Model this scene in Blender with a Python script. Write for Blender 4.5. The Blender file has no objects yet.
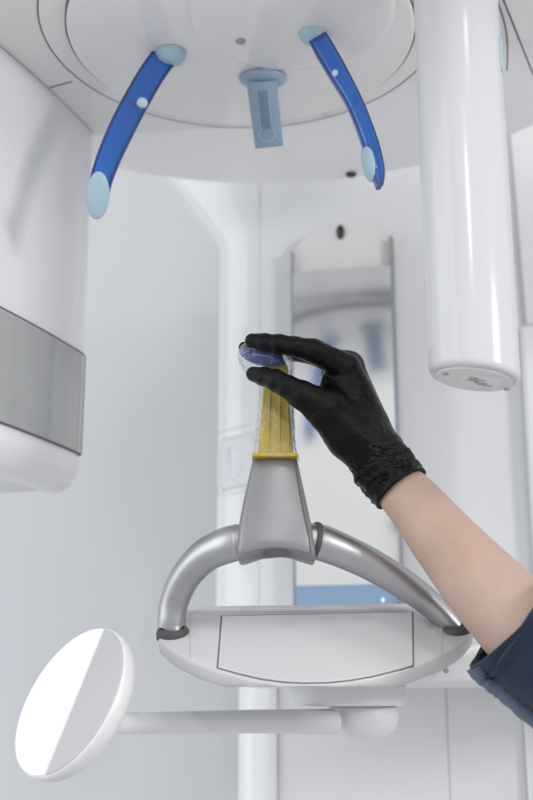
import bpy, bmesh, math, random
import numpy as np
from mathutils import Vector, Matrix, noise
random.seed(4)
C = bpy.data.collections.new('scene'); bpy.context.scene.collection.children.link(C)
sc = bpy.context.scene
F = 1111.0; PITCH = math.radians(14.6); CZ = 1.30; cp, sp = math.cos(PITCH), math.sin(PITCH)
CYAW = math.radians(13)

def W(u, v, Y):                     # photo pixel + distance -> world point
    x, y = (u-266.5)/F, (400-v)/F
    ry, rz = cp - y*sp, sp + y*cp
    t = Y/ry
    return Vector((x*t, Y, CZ + rz*t))
def mpp(p):                         # metres per photo pixel at a point
    return (p.y*cp + (p.z-CZ)*sp)/F

# ------------------------------------------------------------------ materials
def mat(name, col, rough=.5, metal=0, noise_amt=.04, bump=0, bscale=200, coat=0, spec=.5, trans=0, sss=0, emit=0, nscale=6, ior=1.45):
    m = bpy.data.materials.new(name); m.use_nodes = True
    nt = m.node_tree; b = nt.nodes['Principled BSDF']
    L = nt.links.new
    tc = nt.nodes.new('ShaderNodeTexCoord')
    n = nt.nodes.new('ShaderNodeTexNoise'); n.inputs['Scale'].default_value = nscale; n.inputs['Detail'].default_value = 6
    L(tc.outputs['Object'], n.inputs['Vector'])
    r = nt.nodes.new('ShaderNodeMapRange'); r.inputs['From Min'].default_value = .3; r.inputs['From Max'].default_value = .7
    r.inputs['To Min'].default_value = 1-noise_amt; r.inputs['To Max'].default_value = 1+noise_amt
    L(n.outputs['Fac'], r.inputs['Value'])
    mx = nt.nodes.new('ShaderNodeVectorMath'); mx.operation = 'SCALE'; mx.inputs[0].default_value = col
    L(r.outputs['Result'], mx.inputs['Scale']); L(mx.outputs['Vector'], b.inputs['Base Color'])
    r2 = nt.nodes.new('ShaderNodeMapRange'); r2.inputs['To Min'].default_value = rough*.85; r2.inputs['To Max'].default_value = rough*1.15
    n2 = nt.nodes.new('ShaderNodeTexNoise'); n2.inputs['Scale'].default_value = nscale*5; n2.inputs['Detail'].default_value = 5
    L(tc.outputs['Object'], n2.inputs['Vector']); L(n2.outputs['Fac'], r2.inputs['Value']); L(r2.outputs['Result'], b.inputs['Roughness'])
    b.inputs['Metallic'].default_value = metal; b.inputs['Coat Weight'].default_value = coat; b.inputs['Coat Roughness'].default_value = .05
    b.inputs['Specular IOR Level'].default_value = spec; b.inputs['Transmission Weight'].default_value = trans; b.inputs['IOR'].default_value = ior
    if sss:
        b.inputs['Subsurface Weight'].default_value = sss; b.inputs['Subsurface Radius'].default_value = (.01, .004, .002); b.inputs['Subsurface Scale'].default_value = 1
    if emit:
        b.inputs['Emission Color'].default_value = (*col, 1); b.inputs['Emission Strength'].default_value = emit
    if bump:
        n3 = nt.nodes.new('ShaderNodeTexNoise'); n3.inputs['Scale'].default_value = bscale; n3.inputs['Detail'].default_value = 4
        bp = nt.nodes.new('ShaderNodeBump'); bp.inputs['Strength'].default_value = bump; bp.inputs['Distance'].default_value = .002
        L(tc.outputs['Object'], n3.inputs['Vector']); L(n3.outputs['Fac'], bp.inputs['Height']); L(bp.outputs['Normal'], b.inputs['Normal'])
    return m
M = {}
M['white'] = mat('white_lacquer', (.68, .69, .71), .16, coat=.3, noise_amt=.012, bump=.03, bscale=40)
M['detector'] = mat('detector_white', (.76, .765, .79), .2, noise_amt=.012, bump=.03, bscale=40, spec=.9)
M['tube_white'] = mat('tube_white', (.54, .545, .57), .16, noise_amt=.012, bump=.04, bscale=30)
M['fascia'] = mat('fascia_white', (.84, .84, .85), .3, noise_amt=.012)
M['white_soft'] = mat('white_satin', (.67, .675, .69), .38, noise_amt=.02, bump=.05, bscale=60)
M['under'] = mat('white_underside', (.78, .77, .77), .13, noise_amt=.02)
M['tray'] = mat('tray_satin', (.56, .56, .575), .42, noise_amt=.02, bump=.06, bscale=500)
M['greyband'] = mat('grey_gloss_panel', (.36, .37, .375), .09, noise_amt=.03, coat=.5)
M['seam'] = mat('seam_dark', (.12, .12, .125), .6)
M['seamlight'] = mat('seam_light', (.42, .42, .44), .5)
M['metal'] = mat('brushed_aluminium', (.44, .445, .46), .36, metal=.9, noise_amt=.03, bump=.06, bscale=900)
M['silver'] = mat('silver_paint', (.25, .255, .265), .38, metal=.35, noise_amt=.03, bump=.08, bscale=1200)
M['rubber'] = mat('dark_rubber', (.07, .07, .075), .6)
M['blue'] = mat('blue_translucent', (.045, .21, .72), .05, coat=.4, trans=.8, noise_amt=.05)
M['bluedark'] = mat('blue_edge', (.012, .05, .20), .12, coat=.6)
M['pad'] = mat('pale_blue_pad', (.36, .50, .58), .4)
M['padgrey'] = mat('blue_grey_plastic', (.27, .37, .47), .3)
M['padlight'] = mat('blue_grey_light', (.50, .60, .70), .25)
M['button'] = mat('pale_button', (.52, .62, .74), .35)
M['wall'] = mat('painted_wall', (.56, .57, .59), .8, noise_amt=.015, nscale=2)
M['frame'] = mat('mirror_frame', (.30, .33, .38), .3, metal=.4)
M['framewarm'] = mat('mirror_frame_warm', (.40, .36, .33), .3, metal=.4)
M['panel'] = mat('mirror_backing', (.68, .675, .67), .4)
M['mirror'] = mat('mirror_silver', (.84, .845, .85), .10, metal=1, noise_amt=.005)
M['bluereflection'] = mat('painted_blue_reflection', (.24, .36, .52), .3)  # even blue imitating a reflection at the mirror's foot
M['yellow'] = mat('yellow_plastic', (.46, .33, .018), .35, noise_amt=.06, bump=.1, bscale=150)
M['bite'] = mat('blue_bite', (.010, .028, .15), .3, noise_amt=.5, nscale=90)
M['glove'] = mat('black_nitrile', (.002, .0022, .0026), .24, bump=.4, bscale=700, noise_amt=.1, spec=.19)
M['logo'] = mat('logo_grey', (.63, .64, .67), .4)
M['logolight'] = mat('logo_letter', (.72, .73, .76), .4)
M['label'] = mat('label_grey', (.35, .35, .36), .5)
M['black'] = mat('black_plastic', (.02, .017, .015), .35)
M['brown'] = mat('lens_brown', (.10, .055, .035), .2)
M['screen'] = mat('white_screen', (.80, .84, .88), .2, noise_amt=0, emit=.10)  # white display face with a slight emission
M['shell'] = mat('white_shell', (.70, .705, .72), .3)
M['bezel'] = mat('grey_bezel', (.47, .475, .48), .3)
M['marking'] = mat('screen_marking', (.80, .86, .92), .3, emit=.5)

def skin():
    m = mat('skin', (.43, .31, .255), .46, sss=.10, noise_amt=.10, nscale=16, bump=.45, bscale=420)
    nt = m.node_tree; b = nt.nodes['Principled BSDF']; L = nt.links.new
    src = b.inputs['Base Color'].links[0].from_socket
    tc = nt.nodes.new('ShaderNodeTexCoord')
    v = nt.nodes.new('ShaderNodeTexVoronoi'); v.inputs['Scale'].default_value = 34; v.inputs['Randomness'].default_value = 1
    L(tc.outputs['Object'], v.inputs['Vector'])
    cr = nt.nodes.new('ShaderNodeMapRange'); cr.inputs['From Min'].default_value = .035; cr.inputs['From Max'].default_value = .075
    cr.inputs['To Min'].default_value = .45; cr.inputs['To Max'].default_value = 0
    L(v.outputs['Distance'], cr.inputs['Value'])
    n = nt.nodes.new('ShaderNodeTexNoise'); n.inputs['Scale'].default_value = 9; L(tc.outputs['Object'], n.inputs['Vector'])
    rr = nt.nodes.new('ShaderNodeMapRange'); rr.inputs['From Min'].default_value = .45; rr.inputs['From Max'].default_value = .75; rr.inputs['To Max'].default_value = .55
    L(n.outputs['Fac'], rr.inputs['Value'])
    a = nt.nodes.new('ShaderNodeMix'); a.data_type = 'RGBA'; L(rr.outputs[0], a.inputs[0]); L(src, a.inputs[6]); a.inputs[7].default_value = (.47, .255, .195, 1)
    c = nt.nodes.new('ShaderNodeMix'); c.data_type = 'RGBA'; L(cr.outputs[0], c.inputs[0]); L(a.outputs[2], c.inputs[6]); c.inputs[7].default_value = (.30, .15, .09, 1)
    L(c.outputs[2], b.inputs['Base Color'])
    return m
M['skin'] = skin()
def fabric(name, col):
    m = mat(name, col, .85, noise_amt=.16, nscale=30, spec=.25)
    nt = m.node_tree; b = nt.nodes['Principled BSDF']; L = nt.links.new
    tc = nt.nodes.new('ShaderNodeTexCoord')
    w1 = nt.nodes.new('ShaderNodeTexWave'); w1.inputs['Scale'].default_value = 420; w1.bands_direction = 'X'; w1.inputs['Distortion'].default_value = 1.5
    w2 = nt.nodes.new('ShaderNodeTexWave'); w2.inputs['Scale'].default_value = 420; w2.bands_direction = 'Z'; w2.inputs['Distortion'].default_value = 1.5
    L(tc.outputs['Object'], w1.inputs['Vector']); L(tc.outputs['Object'], w2.inputs['Vector'])
    ad = nt.nodes.new('ShaderNodeMath'); L(w1.outputs['Fac'], ad.inputs[0]); L(w2.outputs['Fac'], ad.inputs[1])
    bp = nt.nodes.new('ShaderNodeBump'); bp.inputs['Strength'].default_value = .5; bp.inputs['Distance'].default_value = .0006
    L(ad.outputs[0], bp.inputs['Height']); L(bp.outputs['Normal'], b.inputs['Normal'])
    b.inputs['Sheen Weight'].default_value = .2
    return m
M['fabric'] = fabric('navy_cotton', (.009, .021, .044))
M['hem'] = fabric('navy_cotton_hem', (.055, .085, .135))
def film(name='clear_film', lo=.045, hi=.85):
    m = bpy.data.materials.new(name); m.use_nodes = True; nt = m.node_tree; nt.nodes.clear(); L = nt.links.new
    out = nt.nodes.new('ShaderNodeOutputMaterial'); mx = nt.nodes.new('ShaderNodeMixShader'); t = nt.nodes.new('ShaderNodeBsdfTransparent')
    t.inputs[0].default_value = (.96, .97, .98, 1)
    g = nt.nodes.new('ShaderNodeBsdfPrincipled'); g.inputs['Base Color'].default_value = (.8, .83, .86, 1); g.inputs['Roughness'].default_value = .12
    f = nt.nodes.new('ShaderNodeLayerWeight'); f.inputs['Blend'].default_value = .45
    tc = nt.nodes.new('ShaderNodeTexCoord'); n = nt.nodes.new('ShaderNodeTexNoise'); n.inputs['Scale'].default_value = 160; n.inputs['Detail'].default_value = 3; n.inputs['Distortion'].default_value = 1.5
    L(tc.outputs['Object'], n.inputs['Vector'])
    bp = nt.nodes.new('ShaderNodeBump'); bp.inputs['Strength'].default_value = .9; bp.inputs['Distance'].default_value = .003
    L(n.outputs['Fac'], bp.inputs['Height']); L(bp.outputs['Normal'], g.inputs['Normal']); L(bp.outputs['Normal'], f.inputs['Normal'])
    mr = nt.nodes.new('ShaderNodeMapRange'); mr.inputs['To Min'].default_value = lo; mr.inputs['To Max'].default_value = hi
    pw = nt.nodes.new('ShaderNodeMath'); pw.operation = 'POWER'; pw.inputs[1].default_value = 2.2; L(f.outputs['Facing'], pw.inputs[0]); L(pw.outputs[0], mr.inputs['Value']); vo = nt.nodes.new('ShaderNodeTexVoronoi'); vo.feature = 'DISTANCE_TO_EDGE'; vo.inputs['Scale'].default_value = 75
    sc_ = nt.nodes.new('ShaderNodeMapping'); sc_.inputs['Scale'].default_value = (1, 1, .28); sc_.inputs['Rotation'].default_value = (0, .5, 0)
    n4 = nt.nodes.new('ShaderNodeTexNoise'); n4.inputs['Scale'].default_value = 60; L(tc.outputs['Object'], n4.inputs['Vector'])
    va = nt.nodes.new('ShaderNodeVectorMath'); va.operation = 'MULTIPLY_ADD'; va.inputs[1].default_value = (.02, .02, .02); L(n4.outputs['Color'], va.inputs[0]); L(tc.outputs['Object'], va.inputs[2])
    L(va.outputs[0], sc_.inputs[0]); L(sc_.outputs[0], vo.inputs['Vector'])
    cm = nt.nodes.new('ShaderNodeMapRange'); cm.inputs['From Max'].default_value = .10; cm.inputs['To Min'].default_value = .15; cm.inputs['To Max'].default_value = 0; L(vo.outputs['Distance'], cm.inputs['Value'])
    n5 = nt.nodes.new('ShaderNodeTexNoise'); n5.inputs['Scale'].default_value = 110; L(tc.outputs['Object'], n5.inputs['Vector'])
    m5 = nt.nodes.new('ShaderNodeMapRange'); m5.inputs['From Min'].default_value = .45; m5.inputs['From Max'].default_value = .62; L(n5.outputs['Fac'], m5.inputs['Value'])
    mm = nt.nodes.new('ShaderNodeMath'); mm.operation = 'MULTIPLY'; L(cm.outputs[0], mm.inputs[0]); L(m5.outputs[0], mm.inputs[1])
    sm = nt.nodes.new('ShaderNodeMath'); sm.use_clamp = True; L(mr.outputs[0], sm.inputs[0]); L(mm.outputs[0], sm.inputs[1]); L(sm.outputs[0], mx.inputs[0]); L(t.outputs[0], mx.inputs[1]); L(g.outputs[0], mx.inputs[2]); L(mx.outputs[0], out.inputs[0])
    return m
M['film'] = film()

# ------------------------------------------------------------------ mesh helpers
def empty(name, loc, label, cat, group=None):
    o = bpy.data.objects.new(name, None); C.objects.link(o); o.location = loc; o.empty_display_size = .05
    o['label'] = label; o['category'] = cat
    if group: o['group'] = group
    return o
def link(name, me, m, parent=None, bevel=0, seg=3, smooth=True, ang=35, label=None, subd=0):
    o = bpy.data.objects.new(name, me); C.objects.link(o)
    me.materials.clear()
    for q in (m if isinstance(m, list) else [m]): me.materials.append(q)
    if smooth:
        for p in me.polygons: p.use_smooth = True
        if ang: me.set_sharp_from_angle(angle=math.radians(ang))
    if parent:
        o.parent = parent
        w = parent.location if not parent.parent else parent.parent.location + parent.location
        o.matrix_parent_inverse = Matrix.Identity(4); o.location = -Vector(w)
    if bevel:
        b = o.modifiers.new('bevel', 'BEVEL'); b.width = bevel; b.segments = seg; b.limit_method = 'ANGLE'; b.angle_limit = math.radians(40); b.harden_normals = False
    if subd:
        s = o.modifiers.new('subd', 'SUBSURF'); s.levels = subd; s.render_levels = subd
    if label: o['label'] = label
    return o
def bm_mesh(bm, name='m'):
    bmesh.ops.recalc_face_normals(bm, faces=bm.faces[:])
    me = bpy.data.meshes.new(name); bm.to_mesh(me); bm.free(); return me
def prism(front, off):               # outline (list of points), extruded by vector off
    bm = bmesh.new(); a = [bm.verts.new(p) for p in front]; b = [bm.verts.new(Vector(p)+Vector(off)) for p in front]
    n = len(a); bm.faces.new(a); bm.faces.new(b[::-1])
    for i in range(n): bm.faces.new((a[i], b[i], b[(i+1) % n], a[(i+1) % n]))
    return bm_mesh(bm)
def loft(rings, cap=True, closed=True):
    bm = bmesh.new(); vs = [[bm.verts.new(p) for p in r] for r in rings]; n = len(vs[0])
    for i in range(len(vs)-1):
        for j in range(n if closed else n-1):
            bm.faces.new((vs[i][j], vs[i][(j+1) % n], vs[i+1][(j+1) % n], vs[i+1][j]))
    if cap: bm.faces.new(vs[0][::-1]); bm.faces.new(vs[-1])
    return bm_mesh(bm)
def crom(pts, n):                    # Catmull-Rom through points (any dimension)
    P = [np.array(p, float) for p in pts]; P = [2*P[0]-P[1]] + P + [2*P[-1]-P[-2]]; out = []
    for i in range(1, len(P)-2):
        for k in range(n):
            t = k/n; a, b, c, d = P[i-1], P[i], P[i+1], P[i+2]
            out.append(.5*((2*b)+(-a+c)*t+(2*a-5*b+4*c-d)*t*t+(-a+3*b-3*c+d)*t**3))
    out.append(P[-2]); return out
def tube(path, ra, rb=None, side=Vector((0, 1, 0)), seg=32, cap=True, power=2.0):
    # path points, radius ra along the in-plane normal, rb along 'side'
    rb = rb or ra; rings = []
    n = len(path)
    for i, p in enumerate(path):
        t = (Vector(path[min(i+1, n-1)]) - Vector(path[max(i-1, 0)])).normalized()
        s = (side - t*side.dot(t)).normalized(); q = t.cross(s)
        r1 = ra[i] if isinstance(ra, (list, tuple)) else ra; r2 = rb[i] if isinstance(rb, (list, tuple)) else rb
        rr = []
        for k in range(seg):
            a = 2*math.pi*k/seg; c, s_ = math.cos(a), math.sin(a)
            c = math.copysign(abs(c)**(2/power), c); s_ = math.copysign(abs(s_)**(2/power), s_)
            rr.append(Vector(p) + q*(r1*c) + s*(r2*s_))
        rings.append(rr)
    return loft(rings, cap)
def lathe(prof, c, ax=Vector((0, 0, 1)), seg=96, sx=1, sy=1):
    # prof (radius, height) along axis
    ax = ax.normalized(); h = Vector((1, 0, 0)) if abs(ax.x) < .9 else Vector((0, 1, 0))
    u = (h - ax*h.dot(ax)).normalized(); v = ax.cross(u)
    bm = bmesh.new(); rings = []
    for r, z in prof:
        if r < 1e-6: rings.append([bm.verts.new(c+ax*z)])
        else: rings.append([bm.verts.new(c + ax*z + u*(r*sx*math.cos(2*math.pi*k/seg)) + v*(r*sy*math.sin(2*math.pi*k/seg))) for k in range(seg)])
    for a, b in zip(rings, rings[1:]):
        for k in range(seg):
            k2 = (k+1) % seg
            if len(a) == 1 and len(b) > 1: bm.faces.new((a[0], b[k2], b[k]))
            elif len(b) == 1 and len(a) > 1: bm.faces.new((a[k], a[k2], b[0]))
            elif len(a) > 1: bm.faces.new((a[k], a[k2], b[k2], b[k]))
    return bm_mesh(bm)
def ball(c, r, ax=None, seg=40):
    # ellipsoid; r = (rx, ry, rz), ax = 3x3 orientation
    bm = bmesh.new(); bmesh.ops.create_uvsphere(bm, u_segments=seg, v_segments=seg//2, radius=1)
    for v in bm.verts:
        p = Vector((v.co.x*r[0], v.co.y*r[1], v.co.z*r[2])); v.co = c + (ax @ p if ax else p)
    return bm_mesh(bm)
def rrect(w, h, r, n=6):
    pts = []
    for cx, cy, a0 in ((w/2-r, h/2-r, 0), (-w/2+r, h/2-r, 90), (-w/2+r, -h/2+r, 180), (w/2-r, -h/2+r, 270)):
        for k in range(n+1):
            a = math.radians(a0+90*k/n); pts.append((cx+r*math.cos(a), cy+r*math.sin(a)))
    return pts

# ------------------------------------------------------------------ implicit surfaces
def rcone(P, a, b, r1, r2):
    ba = b-a; L2 = (ba**2).sum(); t = np.clip(((P-a)@ba)/L2, 0, 1)
    return np.sqrt(((P-a-t[..., None]*ba)**2).sum(-1)) - (r1+(r2-r1)*t)
def smin(a, b, k):
    h = np.clip(.5+.5*(b-a)/k, 0, 1); return b*(1-h)+a*h-k*h*(1-h)
def surface_nets(f, lo, hi, h):
    n = np.ceil((hi-lo)/h).astype(int)+1
    ax = [lo[i]+h*np.arange(n[i]) for i in range(3)]
    G = np.stack(np.meshgrid(*ax, indexing='ij'), -1).astype(np.float32)
    D = f(G); S = D < 0
    nx, ny, nz = D.shape
    cs = np.zeros((nx-1, ny-1, nz-1), int)
    offs = [(i, j, k) for i in (0, 1) for j in (0, 1) for k in (0, 1)]
    def cut(A, o): return A[o[0]:nx-1+o[0], o[1]:ny-1+o[1], o[2]:nz-1+o[2]]
    for o in offs: cs += cut(S, o)
    act = (cs > 0) & (cs < 8)
    idx = -np.ones(act.shape, int); ii = np.argwhere(act); idx[act] = np.arange(len(ii))
    acc = np.zeros((len(ii), 3)); cnt = np.zeros(len(ii))
    for a in offs:
        for d in range(3):
            if a[d] == 1: continue
            b = list(a); b[d] = 1
            da = D[ii[:, 0]+a[0], ii[:, 1]+a[1], ii[:, 2]+a[2]]; db = D[ii[:, 0]+b[0], ii[:, 1]+b[1], ii[:, 2]+b[2]]
            m = (da < 0) != (db < 0); t = np.where(m, da/(da-db+1e-12), 0)
            p = np.array(a, float)[None].repeat(len(ii), 0); p[:, d] += t
            acc[m] += p[m]; cnt[m] += 1
    V = lo + h*(ii + acc/cnt[:, None])
    Fs = []
    for d in range(3):
        e1, e2 = (d+1) % 3, (d+2) % 3
        sl0 = [slice(None)]*3; sl1 = [slice(None)]*3; sl0[d] = slice(0, -1); sl1[d] = slice(1, None)
        x = S[tuple(sl0)] != S[tuple(sl1)]
        q = np.argwhere(x); q = q[(q[:, e1] > 0) & (q[:, e2] > 0) & (q[:, e1] < D.shape[e1]-1) & (q[:, e2] < D.shape[e2]-1)]
        ins = S[q[:, 0], q[:, 1], q[:, 2]]
        def g(o1, o2):
            r = q.copy(); r[:, e1] -= o1; r[:, e2] -= o2; return idx[r[:, 0], r[:, 1], r[:, 2]]
        quad = np.stack([g(1, 1), g(0, 1), g(0, 0), g(1, 0)], 1)
        quad[~ins] = quad[~ins][:, ::-1]; Fs.append(quad)
    Q = np.concatenate(Fs)
    me = bpy.data.meshes.new('sdf'); me.from_pydata(V.tolist(), [], Q.tolist()); me.update()
    return me
def relax(me, it=3, fac=.5, disp=None):
    bm = bmesh.new(); bm.from_mesh(me)
    for _ in range(it): bmesh.ops.smooth_vert(bm, verts=bm.verts[:], factor=fac, use_axis_x=True, use_axis_y=True, use_axis_z=True)
    bm.normal_update()
    if disp:
        mv = [(v, v.normal*disp(v.co)) for v in bm.verts]
        for v, d in mv: v.co += d
    bm.normal_update(); bm.to_mesh(me); bm.free(); me.update(); return me

H = .78 + CZ
# ================================================================== setting
wl = prism([Vector((-4, 2.7, -1)), Vector((4, 2.7, -1)), Vector((4, 2.7, 5)), Vector((-4, 2.7, 5))], (0, .1, 0))
o = link('wall', wl, M['wall'], smooth=False); o['kind'] = 'structure'

# ================================================================== machine
mach = empty('xray_machine', (0.1, 1.7, 0), 'white panoramic dental x-ray machine with column, rotating head, mirror and grab handle', 'x-ray machine')

# stationary head: large disc with thick rounded rim
hc = Vector((-.01, 1.148, H))
link('head_housing', lathe([(0, .012), (.49, .012), (.508, .015), (.517, .026), (.52, .05), (.52, .26), (0, .26)], hc), M['fascia'], mach)
# rotor underside plate with reaching left to the detector side
rc = Vector((-.031, 1.20, H)); R1 = .243; R2 = .211
Cn = Vector((-.249, 1.466, 0)); An = Vector((-.338, 1.255, 0)); fd = (Cn-An).normalized(); nin = Vector((-fd.y, fd.x, 0))
A2 = Cn - fd*.42
def hp(v, z): return Vector((v.x, v.y, z))
pl = [hp(Cn+fd*.004, H+.002), hp(A2, H+.002), hp(A2+nin*.3, H+.002), hp(Cn+nin*.25, H+.002)]
rot = link('rotor_plate', prism([hp(Cn, H+.001), hp(Vector((.02,1.44,0)), H+.001), hp(Vector((.19, 1.30, 0)), H+.001), hp(Vector((.42, 1.16, 0)), H+.001), hp(Vector((.46, .85, 0)), H+.001), hp(Vector((-.1, .80, 0)), H+.001), hp(A2+Vector((-.02,0,0)), H+.001), hp(A2+nin*.3, H+.001), hp(Cn+nin*.25, H+.001)], (0, 0, .009)), M['under'], mach)
link('rotor_ring', lathe([(0, -.001), (R1-.0012, -.001), (R1, -.0002), (R1, .002), (0, .002)], rc, seg=160), M['under'], mach)
link('ring_seam', lathe([(R1, -.0006), (R1+.0016, -.0006), (R1+.0016, .002), (R1, .002), (R1, -.0006)], rc, seg=160), M['seam'], mach)
link('rotor_cover', lathe([(0, -.015), (R2-.006, -.015), (R2-.002, -.0135), (R2, -.010), (R2, -.0012)], rc, seg=160), M['under'], mach)
link('cover_seam', lathe([(R2, -.011), (R2+.0009, -.011), (R2+.0009, -.0014), (R2, -.0014), (R2, -.011)], rc, seg=160), M['seam'], mach)
# raised centre hub (soft circular swelling)
link('centre_hub', lathe([(0, -.0185), (.112, -.0185), (.118, -.0172), (.121, -.0152)], rc+Vector((.06, -.055, 0)), seg=120), M['under'], mach)
# small screw cap on the cover
def on_plane(u, v, z):
    x, y = (u-266.5)/F, (400-v)/F; ry, rz = cp-y*sp, sp+y*cp; t = (z-CZ)/rz; return Vector((x*t, ry*t, z))
p = on_plane(240.5, 41, H-.0185)
link('screw_cap', lathe([(0, -.002), (.0055, -.002), (.0062, -.0005), (.0062, .003)], p, seg=32), M['label'], mach)
# seam lines across the rotor plate
def seamline(p, q, w, m, name='panel_seam', dz=-.0004, par=mach):
    d = (q-p).normalized(); s = Vector((0, 0, 1)).cross(d)*w/2
    link(name, prism([p-s, q-s, q+s, p+s], (0, 0, -dz*2)), m, par, smooth=False)
seamline(on_plane(50, 88, H), on_plane(72, 82, H), .0012, M['seam'])
seamline(on_plane(500, -8, H), on_plane(536, 82, H), .0018, M['seam'])

sp_ = [on_plane(u, v, H) for u, v in crom([(484, -16), (497, 2), (505, 26), (507.5, 48), (507, 70)], 5)]
link('panel_seam', tube(sp_, .0009, seg=8), M['seam'], mach)
# detector housing (left) -------------------------------------------

def face_pts(z, inset=0, n=10):
    out = []
    for s in [0, .008, .018, .03, .045, .065, .09, .13, .2, .3, .4, .5, .6, .7, .8, .9, 1.0]:
        q = Cn + (A2-Cn)*s; bul = .012*math.sin(math.pi*min(1, s*1.0))
        bul -= .004*max(0, 1-s/.065)**2.2
        q = q - nin*(bul - inset); out.append(Vector((q.x, q.y, z)))
    return out
zb = CZ+.254; zt = H-.001
def body_ring(z, ins):
    f = face_pts(z, ins); f[0] = f[0]-fd*ins
    back = [hp(A2+nin*.24, z), hp(Cn+nin*(.24)-fd*ins, z)]
    return f+back
rings = [body_ring(zb, .035), body_ring(zb+.003, .022), body_ring(zb+.010, .0105), body_ring(zb+.020, .004), body_ring(zb+.032, .001), body_ring(zb+.044, 0), body_ring(CZ+.4426, 0), body_ring(zt, 0)]
det = link('detector_housing', loft(rings), M['detector'], mach, ang=50)
zb0, zb1 = CZ+.306, CZ+.4426
fo = face_pts(zb0, -.0035); f1 = face_pts(zb1, -.0035); fi = face_pts(zb0, .001); fj = face_pts(zb1, .001)
link('grey_window', loft([fi, fo, f1, fj], cap=False, closed=False), M['greyband'], det, ang=30)
e = face_pts(zb1+.0006, -.0042); e2 = face_pts(zb1+.0016, -.0042); e3 = face_pts(zb1+.0016, .001)
link('window_trim', loft([e, e2, e3], cap=False, closed=False), M['seam'], det)
e = face_pts(zb0-.0016, -.0042); e2 = face_pts(zb0-.0006, -.0042); e3 = face_pts(zb0-.0016, .001)
link('window_trim', loft([e2, e, e3], cap=False, closed=False), M['seam'], det)
pc = hp(Cn, 0)
tr = [face_pts(zb0, -.003)[0], face_pts(zb1, -.003)[0]]
link('window_trim', tube(tr, .0012, seg=8), M['seam'], det)
# recessed foot under the housing
uc = Cn*.45+A2*.55+nin*.11
link('bottom_recess', lathe([(0, -.003), (.042, -.003), (.046, 0), (.046, .004)], Vector((uc.x, uc.y, zb)), seg=48, sx=1.0, sy=1.3), M['bezel'], det)

# x-ray tube housing (right) ----------------------------------------
TY = 1.0
pb = W(473.5, 368, TY); tx, ty = pb.x, pb.y; tr_ = 44.6*mpp(W(470, 300, TY))
zl = lambda v: W(473, v, TY).z
rings = []
for z, r in [(zl(379), tr_-.005), (zl(377.5), tr_-.002), (zl(375), tr_-.0004), (zl(371), tr_), (H, tr_*1.0)]:
    rr = []
    for k in range(96):
        a = 2*math.pi*k/96; x = r*math.cos(a); y = r*math.sin(a)
        tilt = (-.15*x)*(1 if z < zl(360) else 0)
        rr.append(Vector((tx+x, ty+y, z+tilt)))
    rings.append(rr)
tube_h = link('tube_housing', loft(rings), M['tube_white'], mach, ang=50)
# end plate
ep = []
zE = zl(379)
for k in range(64):
    a = 2*math.pi*k/64; x = (tr_-.007)*math.cos(a); y = (tr_-.007)*math.sin(a)
    ep.append(Vector((tx+x, ty+y, zE-.15*x-.0012)))
end = link('end_plate', prism(ep, (0, 0, .004)), M['white_soft'], tube_h)
def eplate(x0, x1, y0, y1, m, name, d=.0022):
    q = [(x0, y0), (x1, y0), (x1, y1), (x0, y1)]
    link(name, prism([Vector((tx+a, ty+b, zE-.15*a-d)) for a, b in q], (0, 0, .003)), m, tube_h, smooth=False)
eplate(-.012, .024, -.018, .016, M['shell'], 'rating_label')
for i, (x0, x1, y0, y1) in enumerate([(-.007, .002, -.012, -.010), (-.005, .009, -.007, -.0055), (-.007, .004, -.003, -.0015), (.000, .012, .001, .0035), (.004, .018, .007, .009)]):
    eplate(x0, x1, y0, y1, M['label'], 'label_print', .0028)
for x, y in ((-.028, -.008), (.033, .012)):
    link('screw', lathe([(0, -.0015), (.0028, -.0015), (.0032, 0), (.0032, .002)], Vector((tx+x, ty+y, zE-.15*x-.001)), seg=16), M['label'], tube_h)
# pale blue indicator on the right flank
pi_ = math.radians(-22)
ic = Vector((tx+math.cos(pi_)*(tr_-.001), ty+math.sin(pi_)*(tr_-.001), zl(63)))
tt = Vector((-math.sin(pi_), math.cos(pi_), 0)); no = Vector((math.cos(pi_), math.sin(pi_), 0))
link('indicator_window', prism([ic+tt*a+Vector((0, 0, b)) for a, b in rrect(.011, .040, .0053)], no*.0022), M['pad'], tube_h, bevel=.0006)
# collar line where the tube enters the rotor
link('tube_collar', lathe([(tr_+.007, .0), (tr_+.010, -.004), (tr_+.012, -.001), (tr_+.012, .02)], Vector((tx, ty, zl(-22))), seg=96), M['under'], tube_h)

# column ------------------------------------------------------------
th = CYAW; ex = Vector((math.cos(th), -math.sin(th), 0)); ey = Vector((math.sin(th), math.cos(th), 0))
co = W(258, 400, 1.87); co.z = 0
def Cl(x, y, z): return Vector((co.x, co.y, 0)) + ex*x + ey*y + Vector((0, 0, z))
def col_at(u, v, y=0):     # pixel -> point on the column face plane offset by y (towards the back)
    x_, y_ = (u-266.5)/F, (400-v)/F; d = Vector((x_, cp-y_*sp, sp+y_*cp)); n = ey; p0 = Cl(0, y, 0); o = Vector((0, 0, CZ))
    t = (p0-o).dot(n)/d.dot(n); return o+d*t
def lx(p): return (p-co).dot(ex)
xL = lx(col_at(212, 400)); zsh = col_at(300, 612).z-.03
zk = col_at(212, 236).z; zk2 = col_at(178, 189).z; xk2 = lx(col_at(178, 189))
# main panel
link('column_panel', prism([Cl(x, 0, z) for x, z in [(.0-.004, zsh), (.62, zsh), (.62, H+.5), (.0-.004, H+.5)]], ey*.35), M['white'], mach, bevel=.004)
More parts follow.
